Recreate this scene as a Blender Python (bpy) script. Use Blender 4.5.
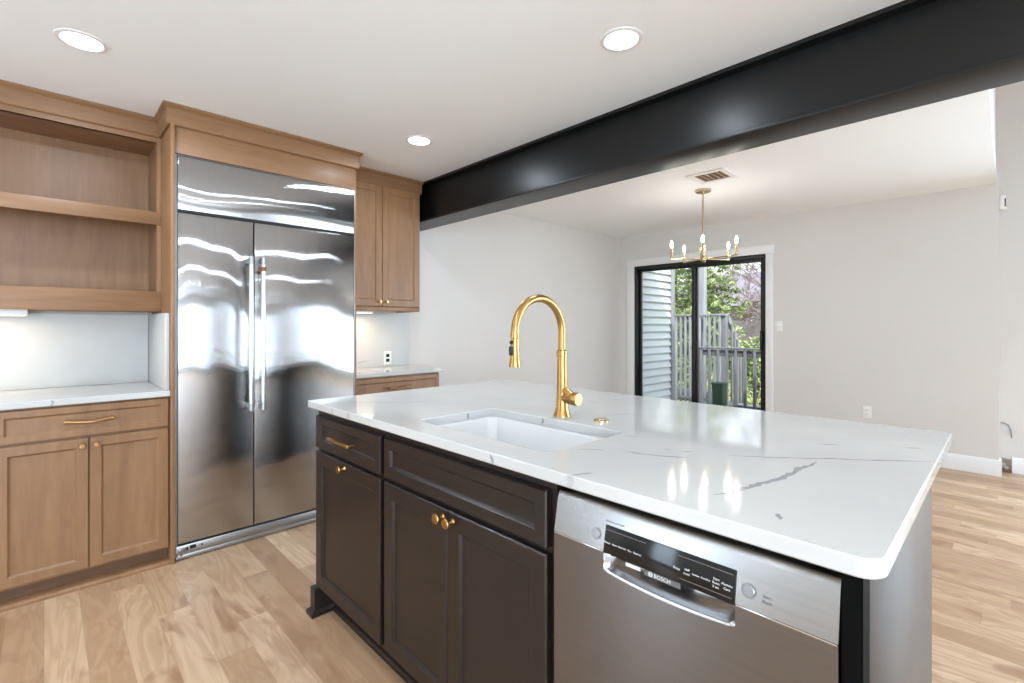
import bpy, bmesh, math, random
from mathutils import Vector, Matrix, Euler
PI = math.pi
R = random.Random(7)
scn = bpy.context.scene
for o in list(bpy.data.objects):
    bpy.data.objects.remove(o)
COL = scn.collection

# ------------------------------------------------------------------ camera
YAW = 0.7706
HC = 1.26
cd = bpy.data.cameras.new('camera')
cam = bpy.data.objects.new('camera', cd); COL.objects.link(cam)
cd.sensor_width = 36.0; cd.sensor_fit = 'HORIZONTAL'
cd.lens = 482.1 / 1024 * 36
cd.shift_y = -(341.5 - 325.3) / 1024
cd.clip_start = 0.02; cd.clip_end = 300
cam.location = (0, 0, HC)
cam.rotation_euler = (PI / 2, 0, -YAW)
scn.camera = cam

# ------------------------------------------------------------------ world, sun, exposure
w = bpy.data.worlds.new('sky'); scn.world = w; w.use_nodes = True
nt = w.node_tree; nt.nodes.clear()
sky = nt.nodes.new('ShaderNodeTexSky'); sky.sky_type = 'NISHITA'
sky.sun_disc = False; sky.sun_elevation = math.radians(48); sky.sun_rotation = math.radians(200)
sky.air_density = 1.2; sky.dust_density = 2.0; sky.ozone_density = 1.0
hsv = nt.nodes.new('ShaderNodeHueSaturation'); hsv.inputs['Saturation'].default_value = 0.35
bg = nt.nodes.new('ShaderNodeBackground'); bg.inputs['Strength'].default_value = 0.34
wo = nt.nodes.new('ShaderNodeOutputWorld')
nt.links.new(sky.outputs[0], hsv.inputs['Color']); nt.links.new(hsv.outputs[0], bg.inputs[0]); nt.links.new(bg.outputs[0], wo.inputs[0])

def lamp(name, kind, loc, rot, power, color=(1, 1, 1), **kw):
    l = bpy.data.lights.new(name, kind); l.energy = power; l.color = color
    for k, v in kw.items(): setattr(l, k, v)
    o = bpy.data.objects.new(name, l); COL.objects.link(o)
    o.location = loc; o.rotation_euler = rot
    return o
sun = lamp('sun', 'SUN', (10, -5, 20), (0, 0, 0), 4.0, (1, 0.95, 0.87), angle=0.01)
sun.rotation_euler = Vector((0.55, 0.5, -0.85)).to_track_quat('-Z', 'Y').to_euler()
# daylight lamps added at unseen windows behind the camera, to light the room
def fill_light(name, loc, aim, power, sx, sy, color=(0.665, 0.835, 1), spread=PI):
    o = lamp(name, 'AREA', loc, (0, 0, 0), power, color, shape='RECTANGLE', size=sx, size_y=sy)
    o.rotation_euler = Vector(aim).to_track_quat('-Z', 'Y').to_euler(); o.data.spread = spread
fill_light('living_fill', (5.80, -2.2, 1.3), (-1, 0, -.3), 185, 2.3, 1.9)
fill_light('kitchen_fill', (-2.5, -2.9, 1.2), (1, 0, 0), 55, 2.2, 1.9)
fill_light('back_fill', (-1.65, -4.38, 1.1), (0, 1, 0), 165, 1.6, 1.9)
fill_light('side_fill', (-2.5, 2.1, 1.1), (1, 0, 0), 22, 0.7, 1.8)

vs = scn.view_settings
scn.display_settings.display_device = 'sRGB'
vs.view_transform = 'Standard'; vs.look = 'None'; vs.gamma = 1.0; vs.use_curve_mapping = False
vs.exposure = 0.53
cy = scn.cycles
cy.max_bounces = 12; cy.diffuse_bounces = 6; cy.glossy_bounces = 5; cy.transparent_max_bounces = 12; cy.transmission_bounces = 6
cy.sample_clamp_indirect = 6.0; cy.use_denoising = True; cy.caustics_reflective = False; cy.caustics_refractive = False

# ------------------------------------------------------------------ helpers
def lin(c):
    return tuple(((v / 255) / 12.92 if v / 255 <= 0.04045 else ((v / 255 + 0.055) / 1.055) ** 2.4) for v in c)
def rgba(c): return (*lin(c), 1.0)

class NT:
    """A small node-tree writer."""
    def __init__(s, name):
        s.m = bpy.data.materials.new(name); s.m.use_nodes = True
        s.t = s.m.node_tree; s.t.nodes.clear()
        s.out = s.n('ShaderNodeOutputMaterial')
    def n(s, typ, **kw):
        x = s.t.nodes.new(typ)
        for k, v in kw.items(): setattr(x, k, v)
        return x
    def l(s, a, b): s.t.links.new(a, b)
    def inp(s, sock, v):
        if hasattr(v, 'is_output'): s.l(v, sock)
        else: sock.default_value = v
    def math(s, op, a, b=0.0, c=None):
        x = s.n('ShaderNodeMath', operation=op)
        s.inp(x.inputs[0], a); s.inp(x.inputs[1], b)
        if c is not None: s.inp(x.inputs[2], c)
        return x.outputs[0]
    def mix(s, f, a, b, blend='MIX'):
        x = s.n('ShaderNodeMix', data_type='RGBA', blend_type=blend)
        s.inp(x.inputs[0], f); s.inp(x.inputs[6], a); s.inp(x.inputs[7], b)
        return x.outputs[2]
    def ramp(s, f, stops):
        x = s.n('ShaderNodeValToRGB'); s.l(f, x.inputs[0])
        e = x.color_ramp.elements
        while len(e) < len(stops): e.new(0.5)
        for i, (p, c) in enumerate(stops):
            e[i].position = p; e[i].color = c if len(c) == 4 else (*c, 1)
        return x.outputs[0]
    def noise(s, vec, scale, detail=3, rough=0.5, dist=0.0):
        x = s.n('ShaderNodeTexNoise'); s.l(vec, x.inputs['Vector'])
        x.inputs['Scale'].default_value = scale; x.inputs['Detail'].default_value = detail
        x.inputs['Roughness'].default_value = rough; x.inputs['Distortion'].default_value = dist
        return x.outputs[0]
    def coord(s, scale=(1, 1, 1), which='Object', loc=(0, 0, 0)):
        tc = s.n('ShaderNodeTexCoord'); mp = s.n('ShaderNodeMapping')
        s.l(tc.outputs[which], mp.inputs[0]); mp.inputs['Scale'].default_value = scale; mp.inputs['Location'].default_value = loc
        return mp.outputs[0]
    def world(s, scale=(1, 1, 1)):
        g = s.n('ShaderNodeNewGeometry'); mp = s.n('ShaderNodeMapping'); s.l(g.outputs['Position'], mp.inputs[0])
        mp.inputs['Scale'].default_value = scale
        return mp.outputs[0]
    def bump(s, h, strength=0.2, dist=0.01):
        b = s.n('ShaderNodeBump'); s.l(h, b.inputs['Height'])
        b.inputs['Strength'].default_value = strength; b.inputs['Distance'].default_value = dist
        return b.outputs[0]
    def principled(s, color, rough=0.5, metal=0.0, normal=None, **kw):
        p = s.n('ShaderNodeBsdfPrincipled')
        s.inp(p.inputs['Base Color'], color); s.inp(p.inputs['Roughness'], rough); p.inputs['Metallic'].default_value = metal
        if normal is not None: s.l(normal, p.inputs['Normal'])
        for k, v in kw.items():
            s.inp(p.inputs[k.replace('_', ' ')], v)
        s.l(p.outputs[0], s.out.inputs[0])
        s.p = p
        return s.m

def plain(name, c, rough=0.5, metal=0.0, var=0.04, scale=6, **kw):
    t = NT(name)
    n = t.noise(t.world(), scale, 3)
    k = lin(c)
    col = t.ramp(n, [(0.3, tuple(v * (1 - var) for v in k)), (0.7, tuple(min(1, v * (1 + var)) for v in k))])
    return t.principled(col, rough, metal, **kw)

def emit(name, c, strength):
    t = NT(name); e = t.n('ShaderNodeEmission'); e.inputs[0].default_value = (*c, 1); e.inputs[1].default_value = strength
    t.l(e.outputs[0], t.out.inputs[0]); return t.m

def wood_mat(name, dark, mid, light, rough=0.42, scale=(1, 1, 1), spec=0.45):
    t = NT(name)
    v = t.world(scale)
    n1 = t.noise(v, 1.0, 4, 0.6, 0.6)
    n2 = t.noise(v, 5.0, 5, 0.6, 0.2)
    f = t.math('ADD', t.math('MULTIPLY', n1, 0.65), t.math('MULTIPLY', n2, 0.35))
    col = t.ramp(f, [(0.3, lin(dark)), (0.5, lin(mid)), (0.72, lin(light))])
    return t.principled(col, rough, 0.0, t.bump(n2, 0.04, 0.002), Specular_IOR_Level=spec)

M = {}
M['wall'] = plain('wall paint', (219, 216, 213), 0.85, var=0.01, scale=2)
M['ceiling'] = plain('ceiling paint', (248, 252, 255), 0.9, var=0.006, scale=2)
M['trim'] = plain('white trim paint', (236, 236, 236), 0.45, var=0.01)
M['wood'] = wood_mat('brown stained maple', (120, 87, 60), (137, 101, 70), (151, 114, 82), 0.4, (9, 9, 1.1))
M['wood_flat'] = wood_mat('brown stained maple, long grain', (120, 87, 60), (137, 101, 70), (151, 114, 82), 0.4, (1.1, 9, 9))
M['toe_shade_wood'] = wood_mat('brown toe board with recess shade painted in', (86, 60, 41), (98, 69, 47), (110, 79, 55), 0.45, (1.1, 9, 9))  # shade of the toe-kick recess is put into this darker brown
M['espresso'] = wood_mat('espresso stained wood', (24, 18, 15), (28, 20, 17), (33, 25, 22), 0.34, (10, 10, 1.0), .45)
M['shadow_black'] = plain('black filler', (5, 5, 5), 0.7, Specular_IOR_Level=.08)
M['black_steel'] = plain('black painted steel', (17, 17, 17), 0.36, var=0.1, scale=3, Specular_IOR_Level=.35)
M['black_frame'] = plain('black aluminium', (26, 26, 27), 0.4)
M['gold'] = plain('brushed gold', (172, 134, 82), 0.3, 1.0, var=0.05, scale=30)
M['champagne'] = plain('champagne brass', (206, 186, 150), 0.25, 1.0, var=0.05, scale=30)
M['brass_soft'] = plain('soft brass', (176, 140, 98), 0.3, 1.0, var=0.05)
M['chrome'] = plain('polished steel', (205, 205, 206), 0.18, 1.0, var=0.02)
M['bronze'] = plain('bronze badge', (118, 82, 58), 0.3, 1.0)
M['dark_slot'] = plain('dark recess', (18, 17, 17), 0.6)
M['porcelain'] = plain('white fireclay', (208, 209, 209), 0.12, var=0.01)
M['plastic_white'] = plain('white plastic', (238, 238, 236), 0.35, var=0.01)
M['black_gloss'] = plain('black gloss control glass', (9, 9, 10), 0.12)
M['text_white'] = plain('white print', (225, 225, 225), 0.5)
M['text_grey'] = plain('grey print', (92, 92, 92), 0.5)
M['rubber'] = plain('black rubber', (22, 22, 22), 0.5)
M['lamp_glow'] = emit('lamp lens glow', (1, 0.98, 0.95), 9)
M['bulb_glow'] = emit('bulb glow', (1, 0.9, 0.75), 24)
M['led_glow'] = emit('led strip glow', (1, 0.93, 0.82), 2.5)

def steel(name, c, rough, spread, along, wav=0.0, wscale=(1.2, 1.2, 1.2)):
    """Brushed stainless: the scratches scatter reflections along one direction ('h' sideways, 'v' up and down); wav: slow sheet waviness."""
    t = NT(name)
    g = t.noise(t.world((160, 160, 2.0) if along == 'h' else (2, 2, 160)), 1.0, 2)
    k = lin(c)
    col = t.ramp(g, [(0.3, tuple(v * 0.96 for v in k)), (0.7, tuple(v * 1.03 for v in k))])
    geo = t.n('ShaderNodeNewGeometry')
    up = (0, 0, 1)
    cr = t.n('ShaderNodeVectorMath', operation='CROSS_PRODUCT'); t.l(geo.outputs['Normal'], cr.inputs[0]); cr.inputs[1].default_value = up
    def rnd(seed):
        mp = t.n('ShaderNodeMapping'); t.l(geo.outputs['Position'], mp.inputs[0])
        mp.inputs['Scale'].default_value = (7919, 7919, 7919); mp.inputs['Location'].default_value = (seed, seed * 2, seed * 3)
        wn = t.n('ShaderNodeTexWhiteNoise', noise_dimensions='3D'); t.l(mp.outputs[0], wn.inputs['Vector'])
        return wn.outputs[0]
    r = t.math('SUBTRACT', t.math('ADD', rnd(1.3), rnd(5.7)), 1.0)
    def scaled(vec, f):
        x = t.n('ShaderNodeVectorMath', operation='SCALE')
        if hasattr(vec, 'is_output'): t.l(vec, x.inputs[0])
        else: x.inputs[0].default_value = vec
        t.inp(x.inputs[3], f); return x.outputs[0]
    def add(a, b):
        x = t.n('ShaderNodeVectorMath', operation='ADD'); t.l(a, x.inputs[0]); t.l(b, x.inputs[1]); return x.outputs[0]
    n = add(geo.outputs['Normal'], scaled(cr.outputs[0] if along == 'h' else up, t.math('MULTIPLY', r, spread)))
    if wav:
        tc = t.n('ShaderNodeTexCoord'); mp = t.n('ShaderNodeMapping'); t.l(tc.outputs['Generated'], mp.inputs[0]); mp.inputs['Scale'].default_value = wscale
        oi = t.n('ShaderNodeObjectInfo'); wv = t.n('ShaderNodeVectorMath', operation='ADD'); t.l(mp.outputs[0], wv.inputs[0]); t.l(oi.outputs['Location'], wv.inputs[1])
        rv = t.n('ShaderNodeCombineXYZ'); t.l(t.math('MULTIPLY', oi.outputs['Random'], 40.0), rv.inputs[1])
        nv = add(wv.outputs[0], rv.outputs[0])
        f = t.math('MULTIPLY', t.math('SUBTRACT', t.noise(nv, 1.0, 1.5, 0.4), 0.5), wav)
        n = add(n, scaled(up, f))
    nm = t.n('ShaderNodeVectorMath', operation='NORMALIZE'); t.l(n, nm.inputs[0])
    return t.principled(col, rough, 1.0, nm.outputs[0])
M['fridge_steel'] = steel('brushed stainless, fridge', (180, 181, 183), 0.06, 0.26, 'h', 0.15, (1.7, 1.0, 1.1))
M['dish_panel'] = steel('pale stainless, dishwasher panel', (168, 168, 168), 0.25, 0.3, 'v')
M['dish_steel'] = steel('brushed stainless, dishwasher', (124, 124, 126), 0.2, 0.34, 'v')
M['grille'] = plain('satin stainless grille', (150, 148, 146), 0.42, 1.0, var=0.02)
M['steel_trim'] = plain('stainless trim', (150, 150, 151), 0.3, 1.0, var=0.02)

def quartz(name='white veined quartz', rough=0.075):
    t = NT(name)
    v = t.world()
    d = t.noise(v, 1.3, 4, 0.6)
    wn = t.n('ShaderNodeVectorMath', operation='SCALE'); wn.inputs[3].default_value = 0.7
    cmb = t.n('ShaderNodeCombineXYZ'); t.l(d, cmb.inputs[0]); t.l(t.noise(v, 1.7, 3), cmb.inputs[1])
    t.l(cmb.outputs[0], wn.inputs[0])
    ad = t.n('ShaderNodeVectorMath', operation='ADD'); t.l(v, ad.inputs[0]); t.l(wn.outputs[0], ad.inputs[1])
    vo = t.n('ShaderNodeTexVoronoi', feature='DISTANCE_TO_EDGE'); vo.inputs['Scale'].default_value = 1.5
    t.l(ad.outputs[0], vo.inputs['Vector'])
    vein = t.ramp(vo.outputs[0], [(0.0, (1, 1, 1)), (0.012, (0, 0, 0))])
    mask = t.ramp(t.noise(v, 1.1, 2), [(0.52, (0, 0, 0)), (0.66, (1, 1, 1))])
    f = t.math('MULTIPLY', t.math('MULTIPLY', vein, mask), 0.28)
    base = t.ramp(t.noise(v, 2.0, 4), [(0.35, lin((184, 184, 183))), (0.6, lin((194, 194, 192)))])
    col = t.mix(f, base, rgba((168, 167, 168)))
    return t.principled(col, rough, 0.0, None, Specular_IOR_Level=0.5)
M['quartz'] = quartz()
M['quartz_honed'] = quartz('honed quartz backsplash', 0.4)
M['vein'] = plain('quartz vein', (143, 143, 146), 0.14, var=0.1, scale=25)
M['vein_faint'] = plain('faint quartz vein', (172, 171, 173), 0.14, var=0.04, scale=25)

def floor_mat():
    t = NT('oak plank floor')
    g = t.n('ShaderNodeNewGeometry'); sp = t.n('ShaderNodeSeparateXYZ'); t.l(g.outputs['Position'], sp.inputs[0])
    X, Y = sp.outputs[0], sp.outputs[1]
    W, L = 0.118, 1.05
    row = t.math('FLOOR', t.math('DIVIDE', X, W))
    wn = t.n('ShaderNodeTexWhiteNoise', noise_dimensions='1D'); t.l(row, wn.inputs['W'])
    yo = t.math('ADD', t.math('DIVIDE', Y, L), t.math('MULTIPLY', wn.outputs[0], 7.0))
    col_i = t.math('FLOOR', yo)
    cmb = t.n('ShaderNodeCombineXYZ'); t.l(row, cmb.inputs[0]); t.l(col_i, cmb.inputs[1])
    w2 = t.n('ShaderNodeTexWhiteNoise', noise_dimensions='3D'); t.l(cmb.outputs[0], w2.inputs['Vector'])
    rid = w2.outputs[0]
    # grain
    gv = t.n('ShaderNodeCombineXYZ')
    t.l(t.math('ADD', t.math('MULTIPLY', X, 1.0), t.math('MULTIPLY', rid, 37.0)), gv.inputs[0])
    t.l(t.math('MULTIPLY', Y, 0.16), gv.inputs[1]); t.l(t.math('MULTIPLY', rid, 11.0), gv.inputs[2])
    big = t.noise(gv.outputs[0], 7.0, 3, 0.55, 1.1)
    rings = t.math('SINE', t.math('MULTIPLY', big, 46.0))
    rings = t.math('MULTIPLY_ADD', rings, 0.5, 0.5)
    gv2 = t.n('ShaderNodeCombineXYZ'); t.l(X, gv2.inputs[0]); t.l(t.math('MULTIPLY', Y, 0.04), gv2.inputs[1]); t.l(rid, gv2.inputs[2])
    fine = t.noise(gv2.outputs[0], 170.0, 2, 0.6)
    kv = t.n('ShaderNodeCombineXYZ'); t.l(t.math('ADD', X, t.math('MULTIPLY', rid, 5.0)), kv.inputs[0]); t.l(t.math('MULTIPLY', Y, 0.35), kv.inputs[1])
    blot = t.ramp(t.noise(kv.outputs[0], 6.5, 3, 0.6, 0.8), [(0.54, (0, 0, 0)), (0.7, (1, 1, 1))])
    base = t.ramp(rid, [(0.0, lin((172, 139, 109))), (0.3, lin((190, 157, 125))), (0.65, lin((203, 171, 139))), (1.0, lin((220, 191, 160)))])
    c1 = t.mix(t.math('MULTIPLY', rings, 0.42), base, rgba((160, 122, 90)))
    c2 = t.mix(t.math('MULTIPLY', blot, 0.85), c1, rgba((150, 110, 80)))
    c3 = t.mix(t.math('MULTIPLY', fine, 0.2), c2, rgba((176, 140, 108)))
    # joints
    fx = t.math('FRACT', t.math('DIVIDE', X, W)); fy = t.math('FRACT', yo)
    ex = t.math('LESS_THAN', t.math('ABSOLUTE', t.math('SUBTRACT', fx, 0.5)), 0.492)
    ey = t.math('LESS_THAN', t.math('ABSOLUTE', t.math('SUBTRACT', fy, 0.5)), 0.4988)
    j = t.math('SUBTRACT', 1.0, t.math('MULTIPLY', ex, ey))
    c4 = t.mix(t.math('MULTIPLY', j, 0.3), c3, rgba((120, 88, 64)))
    rg = t.math('MULTIPLY_ADD', fine, 0.1, 0.3)
    return t.principled(c4, rg, 0.0, t.bump(t.math('SUBTRACT', fine, j), 0.05, 0.001), Specular_IOR_Level=0.4)
M['floor'] = floor_mat()

def thin_glass():
    t = NT('window glass')
    tr = t.n('ShaderNodeBsdfTransparent'); tr.inputs[0].default_value = (0.97, 0.985, 0.98, 1)
    gl = t.n('ShaderNodeBsdfGlossy'); gl.inputs['Roughness'].default_value = 0.02
    fr = t.n('ShaderNodeFresnel'); fr.inputs[0].default_value = 1.25
    mx = t.n('ShaderNodeMixShader'); t.l(fr.outputs[0], mx.inputs[0]); t.l(tr.outputs[0], mx.inputs[1]); t.l(gl.outputs[0], mx.inputs[2])
    t.l(mx.outputs[0], t.out.inputs[0]); return t.m
M['glass'] = thin_glass()

def siding_mat():
    return plain('pale blue grey siding', (186, 195, 199), 0.6, var=0.03, scale=3)
M['siding'] = siding_mat()
M['deck_wood'] = wood_mat('weathered grey deck wood', (82, 85, 90), (106, 110, 116), (130, 134, 140), 0.75, (6, 6, 1.0))
M['deck_pale'] = wood_mat('weathered pale deck wood', (112, 116, 122), (134, 138, 146), (156, 160, 168), 0.75, (6, 6, 1.0))
M['bark'] = wood_mat('bark', (70, 58, 52), (96, 82, 76), (120, 106, 98), 0.9, (8, 8, 2))
M['ground'] = plain('grassy hillside', (150, 152, 112), 0.95, var=0.35, scale=2.5)
M['roof_pale'] = plain('pale grey shingles', (132, 128, 142), 0.9, var=0.1, scale=5)
M['house_wall'] = plain('far house wall', (130, 124, 130), 0.9, var=0.05)
M['bin_green'] = plain('dark green plastic', (44, 70, 58), 0.5)
def leaf_mat(name, stops, scale):
    t = NT(name)
    col = t.ramp(t.noise(t.world(), scale, 4, 0.7), [(p, lin(c)) for p, c in stops])
    return t.principled(col, 0.7)
M['conifer'] = leaf_mat('conifer sprays', [(0.3, (46, 64, 42)), (0.44, (98, 120, 76)), (0.56, (150, 164, 112)), (0.72, (190, 198, 152))], 5)
M['shrub'] = leaf_mat('shrub leaves', [(0.3, (62, 78, 42)), (0.44, (134, 148, 84)), (0.57, (182, 184, 126)), (0.7, (176, 124, 108))], 6)
M['brush'] = leaf_mat('bare twigs', [(0.3, (108, 94, 100)), (0.5, (140, 126, 134)), (0.7, (168, 158, 168))], 3)

# --- mesh writing
def box(bm, lo, hi, bev=0.0, seg=2, mi=0):
    lo, hi = [min(a, b) for a, b in zip(lo, hi)], [max(a, b) for a, b in zip(lo, hi)]
    vs_ = [bm.verts.new((x, y, z)) for z in (lo[2], hi[2]) for y in (lo[1], hi[1]) for x in (lo[0], hi[0])]
    idx = [(0, 2, 3, 1), (4, 5, 7, 6), (0, 1, 5, 4), (2, 6, 7, 3), (0, 4, 6, 2), (1, 3, 7, 5)]
    fs = [bm.faces.new([vs_[i] for i in f]) for f in idx]
    for f in fs: f.material_index = mi
    if bev > 0:
        es = list({e for f in fs for e in f.edges})
        r = bmesh.ops.bevel(bm, geom=es, offset=bev, segments=seg, profile=0.5, affect='EDGES', clamp_overlap=True)
        for f in r['faces']: f.material_index = mi
    return fs

def tube(bm, pts, r, seg=12, caps=True, mi=0):
    pts = [Vector(p) for p in pts]; n = len(pts)
    rr = r if isinstance(r, (list, tuple)) else [r] * n
    tg = [(pts[min(i + 1, n - 1)] - pts[max(i - 1, 0)]).normalized() for i in range(n)]
    a = Vector((0, 0, 1)) if abs(tg[0].z) < 0.9 else Vector((1, 0, 0))
    u = tg[0].cross(a).normalized()
    rings = []
    for i in range(n):
        u = (u - tg[i] * u.dot(tg[i])).normalized(); v = tg[i].cross(u)
        rings.append([bm.verts.new(pts[i] + (u * math.cos(2 * PI * k / seg) + v * math.sin(2 * PI * k / seg)) * rr[i]) for k in range(seg)])
    for i in range(n - 1):
        for k in range(seg):
            f = bm.faces.new((rings[i][k], rings[i][(k + 1) % seg], rings[i + 1][(k + 1) % seg], rings[i + 1][k])); f.material_index = mi
    if caps:
        bm.faces.new(rings[0][::-1]).material_index = mi; bm.faces.new(rings[-1]).material_index = mi

def lathe(bm, prof, origin=(0, 0, 0), axis=(0, 0, 1), seg=24, mi=0):
    """prof: (radius, height along axis) from start to end; r=0 closes."""
    ax = Vector(axis).normalized(); a = Vector((0, 0, 1)) if abs(ax.z) < 0.9 else Vector((1, 0, 0))
    u = ax.cross(a).normalized(); v = ax.cross(u); o = Vector(origin)
    rings = []
    for r, h in prof:
        c = o + ax * h
        if r < 1e-6: rings.append([bm.verts.new(c)])
        else: rings.append([bm.verts.new(c + (u * math.cos(2 * PI * k / seg) + v * math.sin(2 * PI * k / seg)) * r) for k in range(seg)])
    for A, B in zip(rings, rings[1:]):
        for k in range(seg):
            q = [A[k % len(A)], A[(k + 1) % len(A)], B[(k + 1) % len(B)], B[k % len(B)]]
            q2 = []
            for x in q:
                if x not in q2: q2.append(x)
            if len(q2) > 2:
                bm.faces.new(q2).material_index = mi
    if len(rings[0]) > 1: bm.faces.new(rings[0][::-1]).material_index = mi
    if len(rings[-1]) > 1: bm.faces.new(rings[-1]).material_index = mi

def prism(bm, poly, axis, a, b, mi=0):
    """Extrude a 2D polygon along axis ('x','y','z') from a to b."""
    def P(p, t):
        return {'x': (t, p[0], p[1]), 'y': (p[0], t, p[1]), 'z': (p[0], p[1], t)}[axis]
    A = [bm.verts.new(P(p, a)) for p in poly]; B = [bm.verts.new(P(p, b)) for p in poly]
    n = len(poly)
    fs = [bm.faces.new(A[::-1]), bm.faces.new(B)]
    for k in range(n):
        fs.append(bm.faces.new((A[k], A[(k + 1) % n], B[(k + 1) % n], B[k])))
    for f in fs: f.material_index = mi

def obj(name, bm, mats, parent=None, smooth=35):
    bmesh.ops.recalc_face_normals(bm, faces=bm.faces)
    me = bpy.data.meshes.new(name); bm.to_mesh(me); bm.free()
    for m in (mats if isinstance(mats, (list, tuple)) else [mats]): me.materials.append(m)
    if smooth:
        for p in me.polygons: p.use_smooth = True
        me.set_sharp_from_angle(angle=math.radians(smooth))
    o = bpy.data.objects.new(name, me); COL.objects.link(o)
    if parent is not None: o.parent = parent
    return o

def BM(): return bmesh.new()
def bx(name, lo, hi, mat, parent=None, bev=0.0):
    b = BM(); box(b, lo, hi, bev); return obj(name, b, mat, parent)
def tag(o, label=None, cat=None, group=None, kind=None):
    if label: o['label'] = label
    if cat: o['category'] = cat
    if group: o['group'] = group
    if kind: o['kind'] = kind
    return o
def thing(name, loc=(0, 0, 0), rotz=0.0, label=None, cat=None, group=None, kind=None):
    o = bpy.data.objects.new(name, None); COL.objects.link(o); o.location = loc; o.rotation_euler = (0, 0, rotz)
    o.empty_display_size = 0.1
    return tag(o, label, cat, group, kind)
def struct(o, label=None):
    o['kind'] = 'structure'
    if label: o['label'] = label
    return o
def kids(o): return [c for c in bpy.data.objects if c.parent == o]
def dup(o, parent=None):
    c = o.copy(); COL.objects.link(c)
    if parent is not None: c.parent = parent
    for ch in kids(o): dup(ch, c)
    return c

# ------------------------------------------------------------------ dimensions
ZC = 2.427          # kitchen ceiling
ZD = 2.45           # dining ceiling
YK = 3.68           # kitchen back wall
YD = 3.735          # dining side wall
XK = 2.607          # where the kitchen wall gives way to the dining wall
XF = 5.72           # far wall with the patio door
XL = 5.93           # living room wall past the corner
YE = 0.07           # end of far wall / dining ceiling
XW, YB = -2.6, -4.5 # walls behind the camera
ZL = 4.4            # tall living room

# ------------------------------------------------------------------ room shell
def shell(name, boxes, mat):
    b = BM()
    for lo, hi in boxes: box(b, lo, hi)
    return struct(obj(name, b, mat, smooth=0))
shell('floor', [((XW - .1, YB - .1, -0.12), (6.6, YK + .2, 0))], M['floor'])
shell('ceiling_kitchen', [((XW - .1, YB - .1, ZC), (2.26, YK + .2, ZC + .12))], M['ceiling'])
shell('ceiling_dining', [((2.40, YE, ZD), (XF + .15, YD + .15, ZD + .12))], M['ceiling'])
shell('ceiling_living', [((2.3, YB - .1, ZL), (6.6, YE + .2, ZL + .1))], M['ceiling'])
shell('wall_kitchen', [((XW - .1, YK, 0), (XK, YK + .15, ZC))], M['wall'])
shell('wall_dining', [((XK, YD, 0), (XF + .15, YD + .15, ZD))], M['wall'])
DY0, DY1, DZ = 1.865, 3.516, 2.05
shell('wall_far', [((XF, DY1, 0), (XF + .15, YD, ZD)), ((XF, YE - .015, 0), (XF + .15, DY0, ZD)), ((XF, DY0, DZ), (XF + .15, DY1, ZD))], M['wall'])
shell('wall_living_upper', [((2.40, YE, ZD + .12), (XL + .6, YE + .1, ZL)), ((2.26, YB, ZC + .12), (2.36, YE + .1, ZL))], M['wall'])
shell('wall_living', [((XL, -.95, 0), (XL + .12, -.02, ZL)), ((XL, YB, 0), (XL + .12, -3.45, ZL)), ((XL, -3.45, 0), (XL + .12, -.95, .2)), ((XL, -3.45, 2.4), (XL + .12, -.95, ZL)), ((XL, -.02, 0.115), (XL + .12, YE, ZL)),
                      ((XF + .15, YE - .015, .115), (XL + .1, YE + .1, ZD + .12)), ((XL + .3, -.3, 0), (XL + .4, .4, .3)), ((XF + .151, YE + .0, 0), (XL + .5, YE + .1, .115))], M['wall'])
shell('wall_west', [((XW - .1, YB, 0), (XW, -4.1, ZC)), ((XW - .1, -4.1, 0), (XW, -1.7, .05)), ((XW - .1, -4.1, 2.15), (XW, -1.7, ZC)), ((XW - .1, -1.7, 0), (XW, 1.7, ZC)), ((XW - .1, 2.5, 0), (XW, YK, ZC)), ((XW - .1, 1.7, 2.1), (XW, 2.5, ZC))], M['wall'])
shell('wall_south', [((XW, YB - .1, 0), (-2.5, YB, ZC)), ((-2.5, YB - .1, 0), (-.8, YB, .05)), ((-2.5, YB - .1, 2.15), (-.8, YB, ZC)), ((-.8, YB - .1, 0), (XL, YB, ZL))], M['wall'])

def baseboard(name, p, q, face):
    """p, q: wall line end points; face: outward normal."""
    p, q, n = Vector((*p, 0)), Vector((*q, 0)), Vector((*face, 0))
    d = (q - p); b = BM()
    prof = [(0, 0), (.015, 0), (.015, .115), (.011, .125), (.007, .133), (0, .135)]
    A = [b.verts.new(p + n * x + Vector((0, 0, z))) for x, z in prof]
    B = [b.verts.new(q + n * x + Vector((0, 0, z))) for x, z in prof]
    b.faces.new(A); b.faces.new(B)
    for k in range(len(prof)):
        b.faces.new((A[k], A[(k + 1) % 6], B[(k + 1) % 6], B[k]))
    return struct(obj(name, b, M['trim']))
baseboard('baseboard_far', (XF, YE - .03), (XF, DY0 - .075), (-1, 0))
baseboard('baseboard_far_left', (XF, DY1 + .11), (XF, YD), (-1, 0))
baseboard('baseboard_dining', (XK, YD), (XF, YD), (0, -1))
baseboard('baseboard_corner', (XF, YE - .015), (XF + .14, YE - .015), (0, -1))
baseboard('baseboard_living', (XL, -.02), (XL, YB), (-1, 0))

# ------------------------------------------------------------------ steel beam
bt = thing('steel_beam', (2.32, 0, 2.105), 0, 'black painted steel I-beam crossing the whole ceiling above the island', 'beam')
bx('bottom_flange', (-.105, YB, 0), (.11, YK, .018), M['black_steel'], bt, .002)
bx('web', (-.02, YB, .018), (.02, YK, .322 - .018), M['black_steel'], bt)
bx('top_flange', (-.105, YB, .322 - .018), (.11, YK, .322), M['black_steel'], bt, .002)
kids_web = [c for c in kids(bt) if c.name.startswith('web')][0]
kids_web.location.x = -.03

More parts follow.
